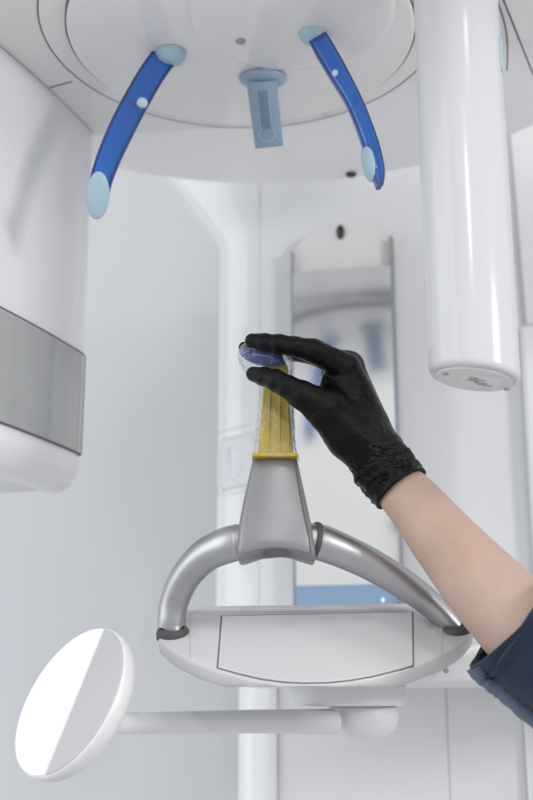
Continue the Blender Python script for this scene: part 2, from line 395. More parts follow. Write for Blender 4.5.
# rounded pilaster on the left, widening under the head
xr = .0012
def pil_ring(x0, z, x1=xr, d=.045):
    out = []; w = (x1-x0)
    for k in range(25):
        a = math.pi*k/24*.5
        out.append(Cl(x0+w-w*math.cos(math.pi/2-a) if False else x1-w*math.sin(a) if False else x0+w*(1-math.cos(a)), -.0015*math.sin(a)+d*(1-math.sin(a)), z))
    out += [Cl(x1, .3, z), Cl(x0, .3, z)]
    return out
zsA = [(xL, zsh), (xL, zk-.012), (xL-.002, zk), (xk2, zk2), (xk2-.07, zk2+.09)]
link('column_pilaster', loft([pil_ring(x, z) for x, z in zsA]), M['white'], mach, ang=30)
# lower column
xl0 = lx(col_at(233, 745)); xl1 = lx(col_at(275, 745)); xl2 = lx(col_at(448, 745)); xl3 = lx(col_at(524, 745))
link('lower_pilaster', loft([pil_ring(xl0, z, xl1+.003, .04) for z in (.2, zsh+.0)]), M['white'], mach, ang=30)
for a, b in ((xl1+.0008, xl2-.0003), (xl2+.0003, xl3+.0003)):
    link('lower_panel', prism([Cl(a, .004, .2), Cl(b, .004, .2), Cl(b, .004, zsh-.002), Cl(a, .004, zsh-.002)], ey*.3), M['white_soft'], mach, bevel=.0015)
link('lower_edge', prism([Cl(xl3+.0007, -.012, .2), Cl(xl3+.08, -.012, .2), Cl(xl3+.08, -.012, zsh-.002), Cl(xl3+.0007, -.012, zsh-.002)], ey*.3), M['white'], mach, bevel=.006)
# right hand edge strip of the upper column
xe = lx(col_at(526, 450))
link('side_rail', prism([Cl(xe, -.03, zsh), Cl(xe+.1, -.03, zsh), Cl(xe+.1, -.03, col_at(526, 330).z), Cl(xe, -.03, col_at(526, 330).z)], ey*.029), M['white'], mach, bevel=.008)
link('upper_side_panel', prism([Cl(lx(col_at(521, 250)), -.012, col_at(526, 330).z+.004), Cl(xe+.12, -.012, col_at(526, 330).z+.004), Cl(xe+.12, -.012, H+.35), Cl(lx(col_at(505, 100)), -.012, H+.35)], ey*.011), M['white_soft'], mach, bevel=.004)  # satin white panel above the side rail

# logo on the pilaster (rounded plate with a D)
def pil_map(u, v, lift):        # pixel -> point on the pilaster surface
    w = xr-xL
    lo_, hi_ = 0.0, math.pi/2
    z = col_at(u, v).z
    for _ in range(30):
        a = (lo_+hi_)/2; q = Cl(xL+w*(1-math.cos(a)), -.0015*math.sin(a)+.045*(1-math.sin(a)), z)
        rel = q-Vector((0, 0, CZ)); fw = rel.y*cp+rel.z*sp; uu = 266.5+F*rel.x/fw
        if uu < u: lo_ = a
        else: hi_ = a
    n = (-ey*math.sin(a)*w - ex*math.cos(a)*.055).normalized()
    # correct height
    rel = q-Vector((0, 0, CZ)); 
    x_, y_ = (u-266.5)/F, (400-v)/F; t = q.y/(cp-y_*sp); q.z = CZ+(sp+y_*cp)*t
    return q+n*lift
def patch(poly_fn, nu, nv, lift, m, name, parent):
    bm = bmesh.new(); g = [[bm.verts.new(pil_map(*poly_fn(i/nu, j/nv), lift)) for j in range(nv+1)] for i in range(nu+1)]
    for i in range(nu):
        for j in range(nv): bm.faces.new((g[i][j], g[i+1][j], g[i+1][j+1], g[i][j+1]))
    me = bm_mesh(bm); o = link(name, me, m, parent); s = o.modifiers.new('solid', 'SOLIDIFY'); s.thickness = .0006; return o
def sk(u, v): return v - (u-236)*.22
def plate(s, t):
    y = -1+2*t; u = 220+35*s; inset = 5*max(0, abs(y)**8); u = 237.5+(u-237.5)*(1-.16*abs(y)**6); return (u, sk(u, 462+26*y))
lg = patch(plate, 14, 14, .0007, M['logo'], 'logo_plate', mach)
def strip_poly(pts, w, lift, m, name, par):
    bm = bmesh.new(); L_ = []; n = len(pts)
    for i, p in enumerate(pts):
        a = np.array(pts[max(i-1, 0)]); b = np.array(pts[min(i+1, n-1)]); d = (b-a)/(np.linalg.norm(b-a)+1e-9); nn = np.array([-d[1], d[0]])*w/2
        q1 = np.array(p)+nn; q2 = np.array(p)-nn
        L_.append((bm.verts.new(pil_map(q1[0], q1[1], lift)), bm.verts.new(pil_map(q2[0], q2[1], lift))))
    for a, b in zip(L_, L_[1:]): bm.faces.new((a[0], b[0], b[1], a[1]))
    o = link(name, bm_mesh(bm), m, par); s = o.modifiers.new('solid', 'SOLIDIFY'); s.thickness = .0005
D = [(229, 446)] + [(234+7*math.sin(a), 461.5-15.5*math.cos(a)) for a in np.linspace(0, math.pi, 14)] + [(229, 477), (229, 446)]
strip_poly([(u, sk(u, v)) for u, v in D], 2.6, .0016, M['logolight'], 'logo_letter', lg)
fr = [(250, 424), (222, 432), (217, 440), (217, 488), (222, 495), (250, 490)]
strip_poly(crom(fr, 4), 1.2, .0008, M['logo'], 'logo_outline', lg)

# mirror on the column ------------------------------------------------
my = -.028
def mp(u, v, y=my): return col_at(u, v, y)
mTL, mTR, mBR, mBL = mp(293.5, 274), mp(390.5, 266.5), mp(401, 606), mp(295.5, 607)
def mloc(p): return (lx(p), p.z)
x0, x1 = mloc(mBL)[0], mloc(mBR)[0]
zT = mp(340, 270).z; zB = mp(340, 607).z; zH = mp(340, 246).z
fram = link('mirror_backing', prism([Cl(x0-.003, my+.004, zB-.01), Cl(x1+.004, my+.004, zB-.01), Cl(x1+.004, my+.004, zH)] +
     [Cl((x0+x1)/2+(x1-x0-.01)/2*math.cos(a), my+.004, zH+.040*math.sin(a)) for a in np.linspace(0.06, math.pi-.06, 24)] + [Cl(x0-.003, my+.004, zH)], ey*.02), M['panel'], mach, bevel=.001)
link('mirror_glass', prism([Cl(x0, my+.0022, zB), Cl(x1, my+.0030, zB), Cl(x1, my-.0034, zT), Cl(x0, my-.0042, zT)], ey*.003), M['mirror'], mach, smooth=False)
link('mirror_rail', prism([Cl(x0-.0035, my-.004, zB-.01), Cl(x0, my-.004, zB-.01), Cl(x0, my-.004, zH-.003), Cl(x0-.0035, my-.004, zH-.003)], ey*.007), M['frame'], mach, bevel=.0006)
link('mirror_rail', prism([Cl(x1, my-.008, zB-.01), Cl(x1+.006, my-.008, zB-.01), Cl(x1+.006, my-.008, zH+.004), Cl(x1, my-.008, zH+.004)], ey*.011), M['frame'], mach, bevel=.0006)
link('rail_cap', prism([Cl(x1-.001, my-.010, zT+.004), Cl(x1+.005, my-.010, zT+.004), Cl(x1+.005, my-.010, zH+.006), Cl(x1-.001, my-.010, zH+.006)], ey*.001), M['framewarm'], mach)
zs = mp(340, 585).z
link('painted_blue_reflection', prism([Cl(x0+.0003, my-.003, zB-.008), Cl(x1-.0003, my-.003, zB-.008), Cl(x1-.0003, my-.003, zs), Cl(x0+.0003, my-.003, zs)], ey*.0028), M['bluereflection'], mach, smooth=False)  # blue reflection in the mirror, painted as a flat strip
ps = mp(383, 600, my-.0036)
link('painted_reflection_mark', lathe([(0, -.0005), (.0022, -.0005), (.0022, .001)], ps, ax=ey, seg=16, sy=1.6), M['marking'], mach)  # pale spot painted onto the imitated reflection
# sensor eyes
pe = mp(340.5, 232, my+.003)
eye = link('laser_eye', lathe([(0, -.003), (.0055, -.003), (.0068, -.001), (.0068, .003)], pe, ax=ey, seg=28, sx=1, sy=2.0), M['black'], mach)
link('eye_lens', lathe([(0, -.0042), (.0035, -.0040), (.0040, -.002)], pe+Vector((0, 0, -.004)), ax=ey, seg=20, sy=1.5), M['brown'], eye)
pe = on_plane(351, 174, H+.0115)
link('laser_port', lathe([(0, -.003), (.0075, -.003), (.0085, -.001), (.0085, .004)], pe, seg=28), M['black'], mach)

# chin tray ------------------------------------------------------------
def tY(u, v):       # sloping face: distance from the camera for a pixel row
    s = (v-608)/80.0; return 1.235 - .155*s - (u-158)/312*.05
def T(u, v, d=0):
    p = W(u, v, tY(u, v)); return p+tn*d
pa, pbm, pcc = W(158, 608, tY(158, 608)), W(470, 608, tY(470, 608)), W(314, 688, tY(314, 688))
tn = (pbm-pa).cross(pcc-pa).normalized()
if tn.y > 0: tn = -tn
def tp(u, v, d=0):   # pixel to point on the tray plane
    x_, y_ = (u-266.5)/F, (400-v)/F; q = Vector((x_, cp-y_*sp, sp+y_*cp)); o = Vector((0, 0, CZ)); t = (pa-o).dot(tn)/q.dot(tn); return o+q*t+tn*d
curve = [(157, 618), (157, 634), (164, 647), (185, 660), (217, 672), (262, 682.5), (305, 686.5), (350, 684), (400, 672.5), (440, 658), (462, 645), (472, 632), (473, 618)]
cv = crom(curve, 5)
top = [(470, 611), (462, 607.5)] + [(420-3, 606.2), (300, 608), (166, 609.5), (159, 612)]
outl = [tuple(p) for p in cv] + top
def ring_t(dpx, d):   # outline grown by dpx pixels about its centre, pushed down by d
    cx, cy = 314, 625; out = []
    for u, v in outl:
        out.append(tp(cx+(u-cx)*(1+dpx), cy+(v-cy)*(1+dpx), 0)-Vector((0, 0, d))*1.0 + Vector((0, d*.35, 0)))
    return out
face = [tp(u, v) for u, v in outl]
def back_ring(k, dz):
    return [p+Vector((0, .10*k, 0))*1.0 - Vector((0, 0, dz)) for p in face]
def r_in(s, dn, extra=Vector((0, 0, 0))):
    c = sum(face, Vector())/len(face); out = [c+(p-c)*s+tn*dn+extra for p in face]
    for q in out:
        lim = CZ+.0045-.002*s
        if q.z < lim: q.z = lim - (.002 if dn < -.03 else 0)*0
    return out
rings = [r_in(.988, .0015), r_in(.996, .0008), r_in(1.003, -.002), r_in(1.006, -.006), r_in(1.002, -.011), r_in(.985, -.0145), r_in(.93, -.018, Vector((0, .03, 0))), r_in(.78, -.022, Vector((0, .08, 0))), r_in(.60, -.022, Vector((0, .14, 0)))]
tray = link('chin_tray', loft(rings), M['tray'], mach, ang=45)
seam_path = [(221.5, 617.3), (413, 613.2), (413.6, 668.4)]
def tseam(pts, w=.0011, m='seam', name='lid_seam', d=.0018):
    for a, b in zip(pts, pts[1:]):
        p, q = tp(*a, d), tp(*b, d); dd = (q-p).normalized(); s = dd.cross(tn)*w/2
        link(name, prism([p-s, q-s, q+s, p+s], -tn*.0012), M[m], tray, smooth=False)
lid = [(222.3, 618.4), (412.2, 614.3), (412.8, 667.2)] + [(400, 671), (375, 677.3), (350, 681.8), (328, 684), (305, 684.5), (285, 683.6), (262, 680.5), (240, 675.5), (218.3, 669.5)]
# dark recess below the lid, lid proud of it
link('lid_gap', prism([tp(u, v, .0018) for u, v in [(221, 617), (413.4, 613), (414, 667.8)]+[(400, 672), (375, 678.4), (350, 682.8), (328, 685), (305, 685.5), (285, 684.7), (262, 681.6), (240, 676.6), (216.8, 670)]], -tn*.001), M['seam'], tray, smooth=False)
link('tray_lid', prism([tp(u, v, .0030) for u, v in lid], -tn*.0026), M['tray'], tray, bevel=.0006, seg=2)
tseam([(190, 612), (190, 659)], .0005, 'seamlight', 'side_seam'); tseam([(443, 611), (441.5, 656)], .0005, 'seamlight', 'side_seam')
# back lip along the upper edge
link('tray_lip', prism([tp(168, 610.2, .0042), tp(462, 606.3, .0042), tp(462, 610.6, .0042), tp(168, 613.3, .0042)], -tn*.004), M['white_soft'], tray, bevel=.001)

# carriage that carries the tray back to the column, wide on the right
zc0 = W(400, 688, 1.55).z
def cr(p, z): return Vector((p[0], p[1], z))
front = [(-.10, 1.20), (-.06, 1.16), (.06, 1.15), (.15, 1.16), (.22, 1.20)]
plan = [(-.02, 1.27), (0.0, 1.22), (.03, 1.17), (.10, 1.16), (.18, 1.19), (.25, 1.24), (.40, 1.36), (.56, 1.50), (.56, 1.75), (0, 1.80), (-.03, 1.70)]
zf = [W(266, 640, 1.2).z]*11
lowz = [zc0]*11
b0 = [cr(p, zc0+.012 if i < 6 else zc0) for i, p in enumerate(plan)]
ztop = [tp(200, 660).z]*6 + [CZ+.075]*5
zz = [CZ+.035, CZ+.028, CZ+.022, CZ+.022, CZ+.030, CZ+.052, CZ+.07, CZ+.08, CZ+.08, CZ+.05, CZ+.045]
b1 = [cr(p, zz[i]) for i, p in enumerate(plan)]
b0 = [cr((p[0], p[1]+(.05 if i < 6 else 0)), zc0+(.004 if i < 6 else 0)) for i, p in enumerate(plan)]
link('tray_carriage', loft([b0, b1]), M['white_soft'], mach, bevel=.010, seg=4)
pe = W(446, 671, 1.21)
link('carriage_screw', lathe([(0, -.001), (.0025, -.001), (.003, 0), (.003, .012)], pe, ax=Vector((.0, 1, .6)), seg=20), M['label'], mach)

# grab handle ----------------------------------------------------------
def bar(keys, n=8):
    P, R = [], []
    for q in crom(keys, n):
        p = W(q[0], q[1], q[2]); P.append(p); R.append(q[3]*mpp(p))
    return P, R
Lk = [(173.5, 648, 1.200, 14.2), (173, 637, 1.188, 14.2), (171.5, 622, 1.185, 14.2), (174.5, 601, 1.180, 14.6), (186, 576, 1.165, 15.6), (206, 555, 1.145, 17), (229, 544.5, 1.130, 18.3), (247, 541, 1.125, 17.5)]
P, R = bar(Lk); lb = link('handle_bar', tube(P, R, side=Vector((.2, 1, -.2)), seg=40), M['metal'], mach, ang=60)
Rk = [(461, 637, 1.156, 11.5), (459, 634, 1.152, 12.0), (448, 621, 1.15, 12.6), (428, 602, 1.15, 13.8), (402, 583, 1.145, 15.2), (372, 565, 1.14, 16.2), (346, 552.5, 1.135, 17), (322, 543, 1.13, 18), (305, 539, 1.125, 16.5)]
P2, R2_ = bar(Rk); rb = link('handle_bar', tube(P2, R2_, side=Vector((.2, 1, -.2)), seg=40), M['metal'], mach, ang=60)
def collar(P, R, i, j, g, name, m, par):
    k = range(i, j+1)
    path = [P[q] for q in k]; rr = [R[q]*g for q in k]
    rr2 = [rr[0]*.93]+rr[1:-1]+[rr[-1]*.93]
    link(name, tube(path, rr2, side=Vector((.2, 1, -.2)), seg=40), m, par, bevel=.0005, ang=40)
def foot(u, v, r, ax, par):
    c = tp(u, v, 0); q = mpp(c)
    link('rubber_foot', lathe([(r*q*.8, .0065), (r*q*.97, .0062), (r*q*1.06, .005), (r*q*1.13, .002), (r*q*1.14, -.004), (r*q*.5, -.004)], c, ax=ax, seg=56), M['rubber'], par, ang=60)
foot(172.8, 634, 14.6, (tn+Vector((0, 0, .5))).normalized(), lb)
foot(457, 631, 12.6, (tn+Vector((-.3, 0, .5))).normalized(), rb)
# joint rings by the centre block
collar(P2, R2_, 57, 59, 1.04, 'joint_ring', M['metal'], rb)
collar(P2, R2_, 58, 61, 1.10, 'joint_ring', M['rubber'], rb)
collar(P, R, 51, 53, 1.025, 'joint_ring', M['metal'], lb)
# centre block: lofted, front face slightly crowned
BY = 1.105
def dens(pts, mx=.003):
    out = []
    for a, b in zip(pts, pts[1:]+pts[:1]):
        out.append(a); L_ = math.dist(a, b)
        if L_ > .006:
            n_ = 12
            out += [(a[0]+(b[0]-a[0])*k/n_, a[1]+(b[1]-a[1])*k/n_) for k in range(1, n_)]
    return out
def blk(v, l, r, th, yf, drop=0):
    # cross-section ring: rounded rectangle between pixels l..r at row v
    a = W(l, v, yf); b = W(r, v, yf); c = (a+b)/2; w = (b-a).length; out = []
    for x, y in dens(rrect(w, th, min(w, th)*.10, 5)):
        e_ = 1-(2*x/w)**2
        zz_ = drop*(e_) if drop else 0
        out.append(Vector((c.x+x, c.y+y+th/2+(-.0055*e_ if y < 0 else 0), c.z+zz_)))
    return out
rows = [(458.5, 253.5, 296.3, .030, BY+.016, 0), (459.5, 252.6, 297.3, .032, BY+.015, 0), (475, 249.2, 300.8, .037, BY+.012, 0), (500, 243.4, 306.4, .046, BY+.005, 0), (525, 238.6, 311.8, .055, BY-.001, 0),
        (540, 237.3, 314, .058, BY-.004, 0), (549, 237.0, 315.4, .056, BY-.004, .003), (555, 237.4, 316, .053, BY-.003, .007), (559, 238.6, 315.7, .049, BY, .0105), (561, 241, 314, .044, BY+.004, .012), (561, 246, 309, .034, BY+.009, .0125), (558, 262, 292, .012, BY+.020, .010)]
block = link('centre_block', loft([blk(*r) for r in rows]), M['silver'], mach, ang=38, bevel=0)
# side trim line on the right of the block
tp_ = [W(u, v, BY+y) for u, v, y in [(294.5, 460, .0135), (298, 480, .008), (303, 505, .0005), (308, 530, -.0045), (311.5, 553, -.0065)]]
link('block_seam', tube(tp_, .0006, seg=6), M['seam'], block)

# display arm & round control panel -------------------------------------
cpn = empty('control_panel', W(345, 690, 1.36), 'round white control display on swivelling rod below the tray, at lower left', 'control panel')
mc = W(347, 700, 1.36); k_ = mpp(mc)
link('mount_collar', lathe([(0, 15*k_), (57*k_, 15*k_), (59*k_, 13*k_), (58*k_, -3*k_), (56*k_, -5*k_), (52*k_, -5.5*k_), (0, -5.5*k_)], mc, seg=80), M['white_soft'], cpn)
link('swivel_elbow', lathe([(0, -6*k_), (33*k_, -6*k_), (35*k_, -9*k_), (35*k_, -18*k_), (32*k_, -27*k_), (25*k_, -34*k_), (14*k_, -38*k_), (0, -39*k_)], mc+Vector((16*k_, 0, 0)), seg=80), M['white_soft'], cpn, ang=60)
ra = [W(u, v, Y) for u, v, Y in [(108, 724, 1.145), (135, 723, 1.18), (250, 721.5, 1.26), (333, 721.5, 1.32)]]
rr = [r*mpp(p) for r, p in zip((9.8, 10.2, 11.4, 12.4), ra)]
rra = ra + [ra[-1]+(ra[-1]-ra[-2]).normalized()*.004]; rrr = rr+[rr[-1]*.8]
link('support_rod', tube(rra, rrr, seg=32), M['white_soft'], cpn, ang=60)
# disc
dc = W(74, 703, 1.12); kk = mpp(dc)
vw = (Vector((0, 0, CZ))-dc).normalized()
# disc normal turned left of the viewer, tall axis leaning right
rt = Vector((1, 0, 0)); rt = (rt-vw*rt.dot(vw)).normalized(); up = vw.cross(rt).normalized()
lean = math.radians(29); U = (up*math.cos(lean)+rt*math.sin(lean)).normalized(); S_ = (rt*math.cos(lean)-up*math.sin(lean)).normalized()
ob = math.radians(60); N = (vw*math.cos(ob)-S_*math.sin(ob)).normalized(); Sx = (S_*math.cos(ob)+vw*math.sin(ob)).normalized()
Rd = 80*kk
def dpt(a, b, n): return dc+Sx*a*Rd+U*b*Rd+N*n
rings = []
for r, n in [(.95, .0072), (.985, .0062), (.998, .0035), (1.0, -.001), (.985, -.006), (.95, -.011), (.86, -.017), (.6, -.023), (.3, -.026), (.05, -.027)]:
    rings.append([dpt(r*math.cos(2*math.pi*k/80), r*math.sin(2*math.pi*k/80), n) for k in range(80)])
shell = link('panel_shell', loft(rings), M['shell'], cpn, ang=60)
def seg_outline(sgn, x0, r=.972, top=.0):
    a0 = math.acos(x0/r) if sgn > 0 else math.acos(x0/r)
    pts = []
    if sgn < 0:
        for a in np.linspace(a0, 2*math.pi-a0, 60): pts.append((r*math.cos(a), r*math.sin(a)))
    else:
        for a in np.linspace(-a0, a0, 60): pts.append((r*math.cos(a), r*math.sin(a)))
    ca, sa = math.cos(math.radians(17)), math.sin(math.radians(17))
    return [(x*ca-y*sa, x*sa+y*ca) for x, y in pts]
x_c = .16
link('display', prism([dpt(a, b, .0085) for a, b in seg_outline(-1, x_c-.012)], N*-.003), M['screen'], shell, bevel=.0008)
link('bezel', prism([dpt(a, b, .0078) for a, b in seg_outline(1, x_c+.012)], N*-.003), M['bezel'], shell, bevel=.0008)
for i, (a, b, w, h) in enumerate([(-.10, .72, .2, .035), (-.10, .64, .2, .035), (-.12, .56, .16, .03)]):
    link('display_marking', prism([dpt((a+p)*.956-(b+q)*.292, (a+p)*.292+(b+q)*.956, .0089) for p, q in rrect(w, h, .012, 3)], N*-.0002), M['marking'], shell, smooth=False)

# ================================================================== temple supports
def support(name, label, keys, wide, thin, side, cap_uv, capr, btn, pad, group='blue temple supports'):
    base = on_plane(cap_uv[0], cap_uv[1], H-.0155)
    r = empty(name, base, label, 'head support', group)
    P = [W(q[0], q[1], q[2]) for q in crom(keys, 8)]; n = len(P)
    ws = [wide*(q[3]) for q in crom(keys, 8)]; ts = [thin*min(1, .5+.5*q[3]) for q in crom(keys, 8)]
    b = link('curved_arm', tube(P, ws, ts, side=side, seg=40, power=3.2), M['blue'], r, ang=50)
    # darker raised edges
    for sg in (1, -1):
        E = []
        for i, p in enumerate(P):
            t = (P[min(i+1, n-1)]-P[max(i-1, 0)]).normalized(); s = (side-t*side.dot(t)).normalized(); q = t.cross(s)
            E.append(p+q*sg*(ws[i]-.0010)-s*(ts[i]*.55))
        link('arm_edge', tube(E, .0020, seg=12), M['bluedark'], b)
    c = link('mount_cap', lathe([(0, -.016), (capr*.45, -.0155), (capr*.8, -.011), (capr, -.004), (capr*1.03, 0)], base, seg=48), M['pad'], r)
    bp, bn, br = btn
    link('lock_button', ball(bp, (br, br, br*.45), Vector((0, 0, 1)).rotation_difference(bn).to_matrix()), M['button'], r)
    pp, pn, pr = pad
    ax = pn.rotation_difference(pn); z = pn.normalized(); x = z.cross(Vector((0, 0, 1))).normalized(); y = z.cross(x)
    mt = Matrix((x, y, z)).transposed()
    link('contact_pad', ball(pp, pr, mt), M['pad'], r)
    return r
vL = (Vector((0, 0, CZ))-W(125, 120, 1.2)).normalized()
keysL = [(167, 54, 1.232, 1.0), (152, 75, 1.225, 1.02), (137, 101, 1.215, 1.02), (123, 128, 1.205, 1.0), (110, 157, 1.20, .92), (102, 180, 1.197, .84), (99, 196, 1.195, .76), (98, 205, 1.195, .55)]
kL = mpp(W(125, 120, 1.2))
support('temple_support', 'blue translucent head support on the left, broad side showing, pale oval pad at its tip', keysL, 12.8*kL, .0060, (-vL+Vector((.25, 0, 0))).normalized(), (171, 53), .0185,
        (W(142.3, 103, 1.206), vL, .0066), (W(97.8, 195.5, 1.186), (vL+Vector((.05, 0, 0))).normalized(), (.0135, .0275, .0045)))
vR = (Vector((0, 0, CZ))-W(345, 100, 1.2)).normalized()
keysR = [(312, 30, 1.185, 1.0), (322, 47, 1.18, 1.25), (337, 73, 1.175, 1.22), (352, 100, 1.172, 1.05), (363, 126, 1.17, 1.0), (371, 150, 1.17, 1.0), (377, 172, 1.17, .8), (379, 187, 1.17, .35)]
support('temple_support', 'blue translucent head support on the right, seen edge on beside the white cylinder', keysR, 7.6*kL, .012, (-vR+Vector((-.2, 0, 0))).normalized(), (312, 31), .0165,
        (W(335, 73, 1.160), (vR+Vector((-.8, 0, 0))).normalized(), .0042), (W(368.5, 163, 1.168), (Vector((-1, 0, 0))+vR*.45).normalized(), (.012, .0235, .0065)))

# forehead rest ----------------------------------------------------------
fb = on_plane(263, 77, H-.0155)
fr_ = empty('forehead_rest', fb, 'blue-grey plastic forehead rest clip with a keyhole slot, hanging between the blue supports', 'forehead rest')
rings = []
for s, z in [(1.0, 0), (1.03, -.002), (1.0, -.005), (.8, -.009), (.45, -.0115)]:
    rings.append([fb+Vector((.030*s*math.cos(2*math.pi*k/48), .022*s*math.sin(2*math.pi*k/48), z)) for k in range(48)])
link('mount_cap', loft(rings), M['padgrey'], fr_, ang=60)
fy = fb.y-.012
def fp(u, v, d=0): return W(u, v, fy+d)
pl = link('clip_plate', prism([fp(246.5, 82), fp(277, 80), fp(283.2, 143.8), fp(255.2, 147)], (0, .006, 0)), M['padgrey'], fr_, bevel=.001)
def frame_strip(pts, w, name, m, d, par):
    P_ = [fp(u, v, d) for u, v in pts]; link(name, tube(P_, w, seg=8), m, par)
slot = [(257, 91), (267.5, 90.5), (272, 126)]
ringk = [(267.5+8.2*math.cos(a), 134+7.6*math.sin(a)) for a in np.linspace(math.radians(-60), math.radians(235), 24)]
link('slot_recess', prism([fp(257, 91, -.0006), fp(268, 90.5, -.0006), fp(272, 128, -.0006), fp(261, 129.5, -.0006)], (0, .002, 0)), mat('slot_blue', (.17, .25, .35), .35), pl, smooth=False)
frame_strip(ringk, .0007, 'keyhole_ring', M['padlight'], -.0006, pl)
frame_strip([(260.8, 128), (256.8, 91)], .0004, 'slot_edge', M['padlight'], -.0006, pl)
frame_strip([(271.6, 127), (268, 91)], .0005, 'slot_edge', M['padlight'], -.0006, pl)

# ================================================================== bite block with film cover
YB = 1.120
bb = empty('bite_block', W(275, 458, YB), 'yellow plastic bite holder standing on the silver handle block, blue bite piece on top', 'bite block')
def sec(v, l, r, th, c=None):
    a = W(l, v, YB); b = W(r, v, YB); cc = (a+b)/2; w = (b-a).length
    return [Vector((cc.x+x, cc.y+y, cc.z)) for x, y in rrect(w, th, .002, 3)]
link('holder_flange', loft([sec(459.4, 252.5, 297, .030), sec(458.6, 252, 297.3, .031), sec(455.5, 252.8, 296.4, .030)]), M['yellow'], bb, bevel=.0006, ang=40)
stem = link('holder_stem', loft([sec(456, 258, 293, .018), sec(430, 260, 291.5, .0165), (sec(405, 262, 290, .015)), sec(375, 264, 288.5, .013), sec(364, 266, 287, .011)]), M['yellow'], bb, bevel=.0006, ang=40)
for u0, u1, w in ((268.5, 270, .0012), (279, 280, .0018), (289, 287.5, .0012)):
    link('stem_rib', tube([W(u0, 455, YB-.0094), W((u0+u1)/2, 420, YB-.0085), W(u1, 386, YB-.0076)], w*.8, seg=10), M['yellow'], stem)
# blue bite piece: flat wedge
bx = [(239.5, 352.5), (243, 348.8), (252, 347.2), (266, 347), (277, 346.6), (283.5, 346), (286.5, 356), (284.5, 365), (274, 366.8), (262, 366.2), (250, 362.2), (242, 357)]
def bring(s, d): 
    cx, cy = 264, 356.5; return [W(cx+(u-cx)*s, cy+(v-cy)*s, YB-.006+d) for u, v in [tuple(q) for q in crom(bx+[bx[0]], 3)[:-1]]]
bite = link('bite_piece', loft([bring(.55, -.0115), bring(.8, -.0095), bring(.94, -.0055), bring(1.0, 0), bring(.94, .006), bring(.75, .010)]), M['bite'], bb, ang=50)
link('bite_groove', tube([W(244, 352.5, YB-.0145), W(256, 354.5, YB-.0178), (W(270, 357, YB-.0178)), W(281, 359, YB-.0150)], .0007, seg=8), mat('bite_pale', (.14, .19, .38), .3), bite)

def frng(v, l, r, th, seed, amp=.0022):
    a = W(l, v, YB); b = W(r, v, YB); cc = (a+b)/2; w = (b-a).length/2; out = []
    for k in range(96):
        t = 2*math.pi*k/96
        cx, sx_ = math.cos(t), math.sin(t)
        cx = math.copysign(abs(cx)**.75, cx); sx_ = math.copysign(abs(sx_)**.75, sx_)
        nn = noise.noise(Vector((cx*2.3, sx_*2.3, v*.05)))*1.0 + .6*abs(noise.noise(Vector((cx*6, sx_*6, v*.10+9)))) - .9*abs(noise.noise(Vector((cx*7+v*.09, sx_*7, v*.16+3)))) + .5*abs(noise.noise(Vector((cx*14-v*.2, sx_*14, v*.3+3))))
        out.append(Vector((cc.x+cx*(w+nn*amp), cc.y+sx_*(th+nn*amp), cc.z)))
    return out
fk = crom([(460, 252.5, 299, .017), (445, 256, 295.5, .013), (425, 257, 294, .0125), (400, 259, 293, .012), (385, 259, 293, .013), (374, 247, 292, .017), (365, 241, 292, .020), (355, 238.5, 289.5, .0205), (346, 243, 286, .018), (342, 254, 282, .010)], 14)
cov = bpy.data.objects.new
fm = loft([frng(q[0], q[1], q[2], q[3], i) for i, q in enumerate(fk)], cap=False)
fc = link('plastic_cover', fm, M['film'], None, ang=0)
fc['label'] = 'crinkled clear plastic hygiene sleeve pulled over the yellow bite holder'; fc['category'] = 'hygiene sleeve'
# crumpled folded corner of the film beside the fingertip
bmf = bmesh.new()
rnd = random.Random(3)
cor = [(279, 343), (284.5, 343.2), (291, 352), (294, 366), (290, 371), (284, 360)]
vsx = [bmf.verts.new(W(u, v, YB-.022+rnd.uniform(-.002, .004))) for u, v in cor]; cen = bmf.verts.new(W(286.5, 356, YB-.0265))
for i in range(6): bmf.faces.new((vsx[i], vsx[(i+1) % 6], cen))
cf = link('film_corner', bm_mesh(bmf), film('clear_film_fold', .3, .85), None, smooth=False)
cf.parent = fc; cf.location = (0, 0, 0)
s = cf.modifiers.new('solid', 'SOLIDIFY'); s.thickness = .0004

# ================================================================== person: gloved hand, forearm, rolled sleeve
per = empty('person', W(560, 700, 1.0), 'person reaching in with a bare forearm, black glove and navy sleeve, pinching the bite holder', 'person')
def A(u, v, Y, r): p = W(u, v, Y); return (np.array(p, dtype=np.float32), r*mpp(p))
idx = [A(346, 368, 1.098, 14.5), A(313, 351, 1.090, 12.0), A(295, 346.6, 1.089, 9.9), A(279, 344, 1.092, 9.5), A(265, 342, 1.096, 8.2), A(252, 340.5, 1.100, 7.0)]
mid = [A(349, 366, 1.122, 14.5), A(314, 354, 1.124, 10.8), A(276, 349.5, 1.126, 8.4), A(244.5, 347.5, 1.124, 5.8)]
rng_ = [A(350, 373, 1.146, 14), A(332, 372, 1.186, 10), A(330, 396, 1.186, 8.8), A(341, 408, 1.166, 7.8)]
pky = [A(354, 386, 1.166, 12.5), A(340, 388, 1.196, 8.8), A(340, 404, 1.192, 7.8), A(350, 412, 1.176, 7)]
thb = [A(352, 434, 1.098, 25), A(327, 410, 1.086, 21), A(302, 395, 1.078, 14), A(288, 387, 1.078, 11.0), A(276, 380.5, 1.082, 10.6), A(264, 376.5, 1.088, 9.0), A(253.5, 374, 1.094, 7.4)]
wr = A(382, 465, 1.115, 29); wr2 = A(401.5, 489, 1.108, 31)
axd = (wr2[0]-A(383, 466, 1.115, 1)[0]); axd = axd/np.linalg.norm(axd)
def chain(P, c, k):
    d = None
    for a, b in zip(c, c[1:]):
        q = rcone(P, a[0], b[0], a[1], b[1]); d = q if d is None else smin(d, q, k)
    return d
